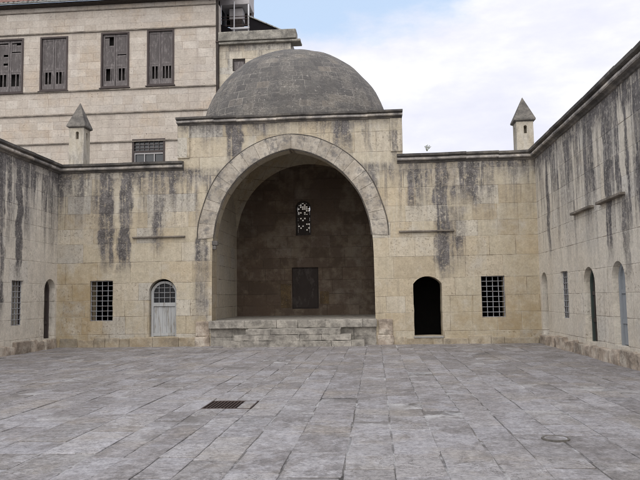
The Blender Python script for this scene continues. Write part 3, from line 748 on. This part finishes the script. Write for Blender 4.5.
chimney(-11.28, -10.72, 24.1, 8.06, 8.16, 9.1, -10.97, 'squat stone chimney with pointed cap in front of the tall house')
chimney(5.06, 5.65, 24.1, 7.70, 7.80, 8.66, 5.37, 'stone chimney with pointed cap against the open sky')

# stair block in front of the platform
t = thing('stone_steps', 'low rough stone steps built against the platform under the arch', 'steps', (-2.8, 23.0, 0))
lay = [(-5.15, -.42, -.05, .20), (-4.78, -.86, .205, .40), (-4.38, -1.2, .405, .60)]
k = 0
for x0, x1, za, zb in lay:
    mb = MB(); x = x0
    while x < x1-.02:
        L = random.uniform(.6, 1.5); L = L if x1-(x+L) > .3 else x1-x
        mb.cur = random.uniform(.9, 1.08); mb.rock(x+.001, x+L-.001, D-.72, D-.18, za, zb+random.uniform(-.008, .003), .02, k, 3, .012); k += 1
        x += L
    mb.build('step', M['platform'], t)

# ------------------------------------------------------------------ side ranges
def side_range(name, label, X, sg, mat, wins, doors, ledges, pm, y0=-3.):
    m = lambda u, d, z: (X+sg*d, u, z)
    T = thing(name, label, 'wall', (X, 18, 0), 'side walls of the courtyard')
    hs = [jit(rect(*w)) for w in wins] + [jit(arch_outline(*d[:5])) for d in doors]
    mb = MB(); wall_sheet(mb, rect(y0, D+.01, 0, WH+.1), hs, m, [.5]*len(wins) + [d[5]+.12 for d in doors])
    mb.add([m(y0, 0, 0), m(y0, .6, 0), m(y0, .6, WH), m(y0, 0, WH)], [(0,1,2,3)])
    mb.build('wall', mat, T)
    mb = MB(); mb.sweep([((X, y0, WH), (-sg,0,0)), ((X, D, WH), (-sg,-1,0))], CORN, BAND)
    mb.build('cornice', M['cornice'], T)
    A, B = sorted((X+sg*.005, X+sg*5)); mb = MB(); mb.box(A, B, y0, D-.005, WH+.1, WH+.3)
    mb.build('flat_roof', M['cornice'], T)
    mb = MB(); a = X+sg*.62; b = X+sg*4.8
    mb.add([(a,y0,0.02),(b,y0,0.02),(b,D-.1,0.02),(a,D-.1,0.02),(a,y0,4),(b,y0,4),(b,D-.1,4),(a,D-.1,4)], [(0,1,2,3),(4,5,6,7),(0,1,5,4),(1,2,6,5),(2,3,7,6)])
    mb.build('dark_interior', M['dark'], T)
    mb = MB(); plinth(mb, m, y0, D-.13, .34, .11, int(X*3), [(d[0]-.05, d[1]+.05, d[2]-.01) for d in doors], amp=.04)
    mb.build('plinth', M['rubble'], T)
    for w in wins: window(T, m, *w, d=.09)
    for d in doors: plain_door(T, m, d[0], d[1], d[2], d[3], d[4], d[5], d[6], d[7], label=d[8])
    for y_a, y_b in ledges:
        mb = MB(); mb.rock(min(X-sg*.13, X+sg*.05), max(X-sg*.13, X+sg*.05), y_a, y_b, 3.755, 3.82, .008, 2, 3, .015)
        mb.build('drip_ledge', M['string'], T)
    return T
side_range('courtyard_wall', 'stained wall with one grilled window and a narrow door beside the tall house', XL, -1, M['left'],
    [(20.4, 21.1, .89, 2.31)], [(22.5, 23.3, .34, 2.0, 2.41, .27, M['darkwood'], M['blackwood'], 'narrow dark arched door in the corner')], [], None)
side_range('courtyard_wall', 'streaked wall with three arched doors running toward the pointed chimney', XR, 1, M['right'],
    [(20.06, 20.82, .9, 2.27)],
    [(22.4, 23.2, .30, 1.95, 2.33, .36, M['darkwood'], M['blackwood'], 'deep arched doorway next to the corner'),
     (17.64, 18.57, .37, 1.92, 2.30, .21, M['greenwood'], M['blackwood'], 'dark green arched door'),
     (15.54, 16.4, .41, 1.95, 2.34, .2, M['greyblue'], M['greyblue'], 'grey blue arched door')],
    [(17.4, 19.1), (15.25, 16.92)], None)

# ------------------------------------------------------------------ tall house behind
HY = 34.; HXR = -8.06
mh = lambda u, d, z: (u, HY+d, z)
H = thing('stone_house', 'tall pale stone house with weathered grey shuttered windows', 'house', (-20, HY, 0))
tall = [(-20.1, -18.5, 12.72, 15.72), (-17.58, -16.05, 12.76, 15.72), (-14.24, -12.7, 12.8, 15.80), (-11.74, -10.28, 12.82, 15.84)]
tall = [(-23.9, -22.3, 12.72, 15.7)] + tall
low = (-12.5, -10.75, 8.55, 10.0)
hs = [rect(*w) for w in tall] + [rect(*low)]
mb = MB(); wall_sheet(mb, rect(-36, HXR, 0, 17.35), hs, mh, [.4]*len(hs))
mb.add([(HXR,HY,0),(HXR,HY+1.2,0),(HXR,HY+1.2,17.35),(HXR,HY,17.35),(-11.4,HY+14,0),(-11.4,HY+14,17.35),(-36,HY,0),(-36,HY+14,0),(-36,HY+14,17.35),(-36,HY,17.35)], [(0,1,2,3),(1,4,5,2),(6,7,8,9),(4,7,8,5)])
mb.build('wall', M['house'], H)
mb = MB(); mb.box(-35.9, HXR-.1, HY+.41, HY+.5, .1, 17.3); mb.build('dark_interior', M['dark'], H)  # thin dark sheet behind the windows, stands in for unlit rooms
for zz in (15.86, 12.66, 11.40, 9.86):
    mb = MB(); x = -36.
    segs = [(-36., HXR)] if zz not in (12.66,) else [(-36., HXR)]
    mb.box(-36, HXR-.001, HY-.07, HY+.02, zz, zz+.065); pass
    mb.build('string_course', M['string'], H)
def shutter(f, x0, x1, z0, z1, gaps, lowmiss):
    mb = MB(); s = .085; d0, d1 = .06, .11; zm = z0 + (z1-z0)*.40
    for a in ((x0,x0+s,z0,z1),(x1-s,x1,z0,z1),(x0+s,x1-s,z0,z0+.12),(x0+s,x1-s,z1-.11,z1),(x0+s,x1-s,zm-.05,zm+.05)): mbox(mb, mh, a[0], a[1], d0, d1, a[2], a[3])
    zz = zm+.06; k = 0
    while zz < z1-.12:      # louvres
        if k not in gaps or k % 7:
            xe = x1-s if k not in gaps else x0+s+(x1-x0-2*s)*.5       # a broken slat ends half way
            ps = [mh(x0+s, d0+.01, zz), mh(xe, d0+.01, zz), mh(xe, d1-.01, zz+.075), mh(x0+s, d1-.01, zz+.075)]
            ps += [(p[0], p[1], p[2]+.014) for p in ps]
            mb.add(ps, [(0,1,2,3),(4,7,6,5),(0,4,5,1),(1,5,6,2),(2,6,7,3),(3,7,4,0)])
        zz += .068; k += 1
    iw = x1-x0-2*s                       # lower part: little turned bars, some gone
    for k in range(5):
        q = x0+s+iw*(k+.5)/5
        if k in lowmiss: continue
        mbox(mb, mh, q-.028, q+.028, d0+.01, d1-.01, z0+.12, zm-.05)
    mbox(mb, mh, x0+s, x1-s, d0+.012, d1-.012, z0+.12, z0+.30); mbox(mb, mh, x0+s, x1-s, d0+.012, d1-.012, zm-.16, zm-.05)
    mb.build('shutter', M['wood'], f)
gapsets = [((),{1}),((),{2}),({4,5,11,12,21,22},{1,3}),({14,20,21,22},{0,1,3}),((),{1,3}),((),{0,2}),(set(range(15,25)),{1,2}),({7},{1,3}),((),{1,3}),((),{0,2,4})]
gi = 0
wl = ['shuttered window at the far end of the row', 'shuttered window with missing slats cut by the edge of view', 'tall shuttered window between two plain wall piers', 'shuttered window with a long dark gap in its louvres', 'complete shuttered window nearest the dome']
for w, lb in zip(tall, wl):
    mb = MB(); x0, x1, z0, z1 = w; e = .09
    for a in ((x0,x0+e,z0,z1),(x1-e,x1,z0,z1),(x0+e,x1-e,z0,z0+e),(x0+e,x1-e,z1-e,z1)): mbox(mb, mh, a[0], a[1], -.03, .16, a[2], a[3])
    mbox(mb, mh, x0-.06, x1+.06, -.1, .03, z0-.045, z0-.003)
    f = mb.build('window', M['darkwood'], H, label=lb)
    c = (x0+x1)/2
    for a, b in ((x0+e+.01, c-.012), (c+.012, x1-e-.01)):
        ga, lm = gapsets[gi % len(gapsets)]; gi += 1
        shutter(f, a, b, z0+e+.01, z1-e-.01, ga, lm)
x0, x1, z0, z1 = low
mb = MB(); e = .1
for a in ((x0,x0+e,z0,z1),(x1-e,x1,z0,z1),(x0+e,x1-e,z1-e,z1),(x0+e,x1-e,z0,z0+e),(x0+e,x1-e,9.30,9.38)): mbox(mb, mh, a[0], a[1], -.03, .14, a[2], a[3])
f = mb.build('window', M['darkwood'], H, label='low wide window partly behind the courtyard cornice')
mb = MB()
for k in range(1, 6): q = x0+e+(x1-x0-2*e)*k/6; mb.bar(mh(q, .05, 9.38), mh(q, .05, z1-e), .016)
for zz in (9.52, 9.7): mb.bar(mh(x0+e, .04, zz), mh(x1-e, .04, zz), .016)
mb.build('bars', M['wood'], f)
mb = MB()
for k in range(3): q = x0+e+(x1-x0-2*e)*k/3; mbox(mb, mh, q+.02, q+.06, .02, .07, z0+e, 9.30)
mbox(mb, mh, x0+e, x1-e, .03, .06, 9.2, 9.297)
mb.build('sash', M['greyboard'], f)
mb = MB(); mbox(mb, mh, x0+e, x1-e, .10, .12, z0+e, z1-e); mb.build('pane', M['glass'], f)
# roof
mb = MB(); ex = -36.; sl = math.tan(math.radians(27))
while ex < HXR+.2:
    vs = []
    for yy, zz in ((HY-.5, 17.45), (HY+7, 17.45+7.5*sl)):
        for i in range(7):
            a = math.pi*i/6; vs.append((ex+.13-.13*math.cos(a), yy, zz+.11*math.sin(a)+random.uniform(0, .012)))
    mb.add(vs, [(i, i+1, 8+i, 7+i) for i in range(6)])
    ex += .27
mb.add([(-36,HY-.48,17.44),(HXR+.2,HY-.48,17.44),(HXR+.2,HY+7,17.44+7.48*sl),(-36,HY+7,17.44+7.48*sl)], [(0,1,2,3)])
rf = mb.build('roof', M['tile'], H)
mb = MB(); mb.box(-36, HXR+.15, HY-.42, HY+.3, 17.34, 17.42); mb.build('soffit_board', M['blackwood'], rf)
mb = MB()
n = 9
for k in range(1):
    vs = []; X = (-36, HXR+.2)
    for xx in X:
        for i in range(n): a = math.pi + math.pi*i/(n-1); vs.append((xx, HY-.56+.085*math.cos(a), 17.46+.085*math.sin(a)))
    mb.add(vs, [(i, i+1, n+i+1, n+i) for i in range(n-1)])
mb.build('gutter', M['gutter'], rf)
mb = MB(); mb.box(-36, HXR, HY-.05, HY+.02, 17.05, 17.1); mb.build('eaves_band', M['string'], H)

# ------------------------------------------------------------------ rear building between house and dome
RY = 34.2
mr = lambda u, d, z: (u, RY+d, z)
Rb = thing('rear_building', 'grey stone building with flat cornice rising behind the dome', 'building', (-6, RY, 0))
wn = (-7.22, -6.55, 13.48, 14.15)
mb = MB(); wall_sheet(mb, rect(-7.93, -4.15, 0, 14.92), [rect(*wn)], mr, [.3])
mb.add([(-4.15,RY,0),(-4.15,RY+9,0),(-4.15,RY+9,14.92),(-4.15,RY,14.92)], [(0,1,2,3)]); mb.build('wall', M['rear'], Rb)
mb = MB(); mb.rock(-7.92, -3.84, RY-.3, RY+.5, 15.02, 15.52, .02, 4, 5, .05); mb.rock(-7.92, -3.62, RY-.22, RY+.6, 14.88, 15.0, .02, 6, 5, .03)
mb.build('cornice', M['rearcornice'], Rb)
mb = MB(); mb.box(-7.9, -4.2, RY+.5, RY+9, 14.7, 15.3); mb.build('flat_roof', M['cornice'], Rb)
mb = MB(); e = .06
for a in ((wn[0],wn[0]+e,wn[2],wn[3]),(wn[1]-e,wn[1],wn[2],wn[3]),(wn[0]+e,wn[1]-e,wn[3]-.1,wn[3]),(wn[0]+e,wn[1]-e,wn[2],wn[2]+e)): mbox(mb, mr, a[0], a[1], .05, .13, a[2], a[3])
f = mb.build('window', M['blackwood'], Rb)
mb = MB(); mbox(mb, mr, wn[0]+e, wn[1]-e, .09, .12, wn[2]+e, wn[3]-.1); mb.build('shutter', M['wood'], f)
t = thing('gap_pipe', 'thin dark pipe standing in for the dark gap between house and rear building', 'gap_pipe', (-7.98, 34.0, 8))
mb = MB(); mb.bar((-7.98, 34.05, 0), (-7.98, 34.05, 17.3), .065, 8); mb.build('pipe', M['blackwood'], t)  # dark pipe added to draw the shaded gap between the two buildings
for zz in (3, 6, 9, 12, 15):
    mb = MB(); mb.box(-8.07, -7.9, 33.965, 34.14, zz, zz+.06); mb.build('bracket', M['darkiron'], t)

# roof structures
K = thing('rooftop_kiosk', 'open white posted kiosk with grey concrete top on the rear roof', 'rooftop shelter', (-7.8, 38.2, 15.3))
mb = MB(); mb.rock(-8.68, -6.94, 37.6, 39.2, 18.62, 19.75, .02, 3, 4, .03); mb.build('roof_block', M['greyboard'], K)
for px, py in ((-8.62, 37.66), (-7.0, 37.66), (-8.62, 39.1), (-7.0, 39.1)):
    mb = MB(); mb.bar((px, py, 15.3), (px, py, 18.63), .05, 8); mb.build('post', M['white'], K)
mb = MB(); mb.box(-8.56, -7.06, 38.9, 38.96, 17.85, 18.62); mb.build('back_board', M['blackwood'], K)
mb = MB(); mb.box(-8.2, -7.42, 38.0, 38.7, 17.9, 18.56); cab = mb.build('cabinet', M['greyboard'], K)
mb = MB(); mb.box(-8.16, -7.46, 38.02, 38.7, 17.2, 17.895); mb.build('cabinet_base', M['blackwood'], cab)
mb = MB(); mb.bar((-7.86, 37.6, 15.3), (-7.83, 37.6, 18.8), .035, 8); mb.build('pole', M['white'], K)
mb = MB()
for zz in (17.4, 17.75, 17.92): mb.bar((-8.6, 37.64, zz), (-6.72, 37.64, zz), .022, 6)
mb.bar((-6.72, 37.64, 15.3), (-6.72, 37.64, 18.1), .03, 6)
mb.build('rail', M['darkiron'], K)
mb = MB(); mb.box(-8.7, -6.9, 37.55, 39.2, 17.14, 17.24); mb.build('deck', M['white'], K)
t = thing('lean_to_roof', 'black sloping sheet roof on the rear building beside the white kiosk', 'roof', (-6, 38, 15.3))
mb = MB(); mb.add([(-6.9,37.4,17.72),(-5.0,37.4,16.8),(-5.0,39.5,16.8),(-6.9,39.5,17.72),(-6.9,37.4,15.3),(-5.0,37.4,15.3),(-5.0,39.5,15.3),(-6.9,39.5,15.3)], [(0,1,2,3),(4,5,1,0),(5,6,2,1),(6,7,3,2),(7,4,0,3)])
mb.build('body', M['tar'], t)
mb = MB(); mb.add([(-6.95,37.3,17.76),(-4.9,37.3,16.77),(-4.9,39.6,16.77),(-6.95,39.6,17.76),(-6.95,37.3,17.82),(-4.9,37.3,16.83),(-4.9,39.6,16.83),(-6.95,39.6,17.82)], [(0,3,2,1),(4,5,6,7),(0,1,5,4),(1,2,6,5),(2,3,7,6),(3,0,4,7)])
mb.build('sheet', M['gutter'], t)
t = thing('roof_hut', 'black tarred hut squeezed between the house and the white kiosk', 'hut', (-8.9, 38, 15.3))
mb = MB(); mb.box(-9.6, -8.72, 37.7, 39.4, 15.3, 19.9); mb.build('wall', M['tar'], t)
mb = MB(); mb.add([(-9.6,37.3,17.9),(-7.95,37.3,17.05),(-7.95,37.54,17.05),(-9.6,37.54,17.9),(-9.6,37.3,15.3),(-7.95,37.3,15.3),(-7.95,37.54,15.3),(-9.6,37.54,15.3)], [(0,1,2,3),(4,5,1,0),(5,6,2,1),(6,7,3,2),(7,4,0,3)])
mb.build('apron', M['tar'], t)

# a weed on the cornice
t = thing('weed', 'tiny dry weed sprouting on top of the cornice by the arch', 'weed', (1.84, 23.2, 6.58))
mb = MB()
for dx, dy, h in ((.0,0,.17),(.07,.02,.15),(-.08,.0,.13),(.1,-.03,.1),(-.03,.03,.15)):
    mb.bar((1.84, 23.2, 6.56), (1.84+dx, 23.2+dy, 6.6+h), .009, 5, .004)
    for q in (.5, .75, 1.): 
        c = Vector((1.84+dx*q, 23.2+dy*q, 6.6+h*q)); mb.add([c, c+Vector((.03,.01,.02)), c+Vector((.045,0,.0)), c+Vector((.02,-.01,-.015))], [(0,1,2,3)])
mb.build('stems', M['leaf'], t)

# ------------------------------------------------------------------ light
SE, SA = math.radians(42), math.radians(190)     # elevation; azimuth clockwise from +Y
w = bpy.data.worlds.new('World'); S.world = w; w.use_nodes = True
nt = w.node_tree; nt.nodes.clear(); nn = nt.nodes.new; L = nt.links
out = nn('ShaderNodeOutputWorld'); bg = nn('ShaderNodeBackground'); L.new(bg.outputs[0], out.inputs[0]); bg.inputs[1].default_value = .1
sky = nn('ShaderNodeTexSky'); sky.sky_type = 'NISHITA'; sky.sun_disc = False; sky.sun_elevation = SE; sky.sun_rotation = SA
class WT(NT):
    def __init__(s): s.t = nt; s.L = nt.links
W = WT()
tc = nn('ShaderNodeTexCoord'); dirv = tc.outputs['Generated']
dx, dy, dz = W.sep(dirv)
el = W.m('MULTIPLY', W.m('ARCSINE', dz), 180/math.pi); az = W.m('MULTIPLY', W.m('ARCTAN2', dx, dy), 180/math.pi)
edge = W.m('ADD', 20.4, W.m('MULTIPLY', W.m('ADD', az, 6.), .17))
cn = W.noise(W.comb(W.m('MULTIPLY', az, .06), W.m('MULTIPLY', el, .13), 1.), 1.6, 6., .6)
f = W.m('ADD', W.m('SUBTRACT', el, edge), W.m('MULTIPLY', W.m('SUBTRACT', cn, .5), 8.))
blue = W.ss(f, -1.2, 2.2)
blue = W.m('MULTIPLY', blue, W.ss(el, 30., 48., 1., .25))
blue = W.m('MULTIPLY', blue, W.ss(W.m('ABSOLUTE', W.m('ADD', az, 5.)), 40., 70., 1., .3))
tint = W.noise(W.comb(W.m('MULTIPLY', az, .05), W.m('MULTIPLY', el, .12), 7.), 1.5, 5., .6)
cloud = W.ramp(W.ss(tint, .3, .7), [(0., (6.7,6.8,7.8)), (.5, (7.4,7.45,8.2)), (1., (8.4,8.4,8.7))])
veil = W.mix(.75, sky.outputs[0], (5.6,7.0,9.0))
L.new(W.mix(blue, cloud, veil), bg.inputs[0])
sun = bpy.data.lights.new('sun', 'SUN'); sun.energy = 2.1; sun.angle = math.radians(90); sun.color = (1., .95, .87)
so = link(bpy.data.objects.new('sun', sun)); dv = Vector((math.sin(SA)*math.cos(SE), math.cos(SA)*math.cos(SE), math.sin(SE)))
so.rotation_euler = dv.to_track_quat('Z', 'Y').to_euler(); so.location = (5, -10, 30)

# ------------------------------------------------------------------ camera
cam = bpy.data.cameras.new('camera'); co = link(bpy.data.objects.new('camera', cam)); S.camera = co
yaw, pitch, roll = -.0810255, .0852638, -.0156111
cy, sy = math.cos(yaw), math.sin(yaw)
fw = Vector((sy*math.cos(pitch), cy*math.cos(pitch), math.sin(pitch))); r = Vector((cy, -sy, 0)); up = r.cross(fw)
r2 = r*math.cos(roll) + up*math.sin(roll); u2 = up*math.cos(roll) - r*math.sin(roll)
co.matrix_world = Matrix(((r2.x, u2.x, -fw.x, 0), (r2.y, u2.y, -fw.y, 0), (r2.z, u2.z, -fw.z, 1.6), (0,0,0,1)))
cam.sensor_width = 36; cam.lens = 680.42/640*36; cam.clip_end = 3000; cam.clip_start = .05
S.view_settings.view_transform = 'Standard'; S.view_settings.look = 'None'; S.view_settings.gamma = 1.; S.view_settings.exposure = .33
S.view_settings.use_curve_mapping = False
S.render.engine = 'CYCLES'; S.cycles.use_denoising = True; S.cycles.max_bounces = 6; S.cycles.diffuse_bounces = 4
S.cycles.filter_width = 1.1
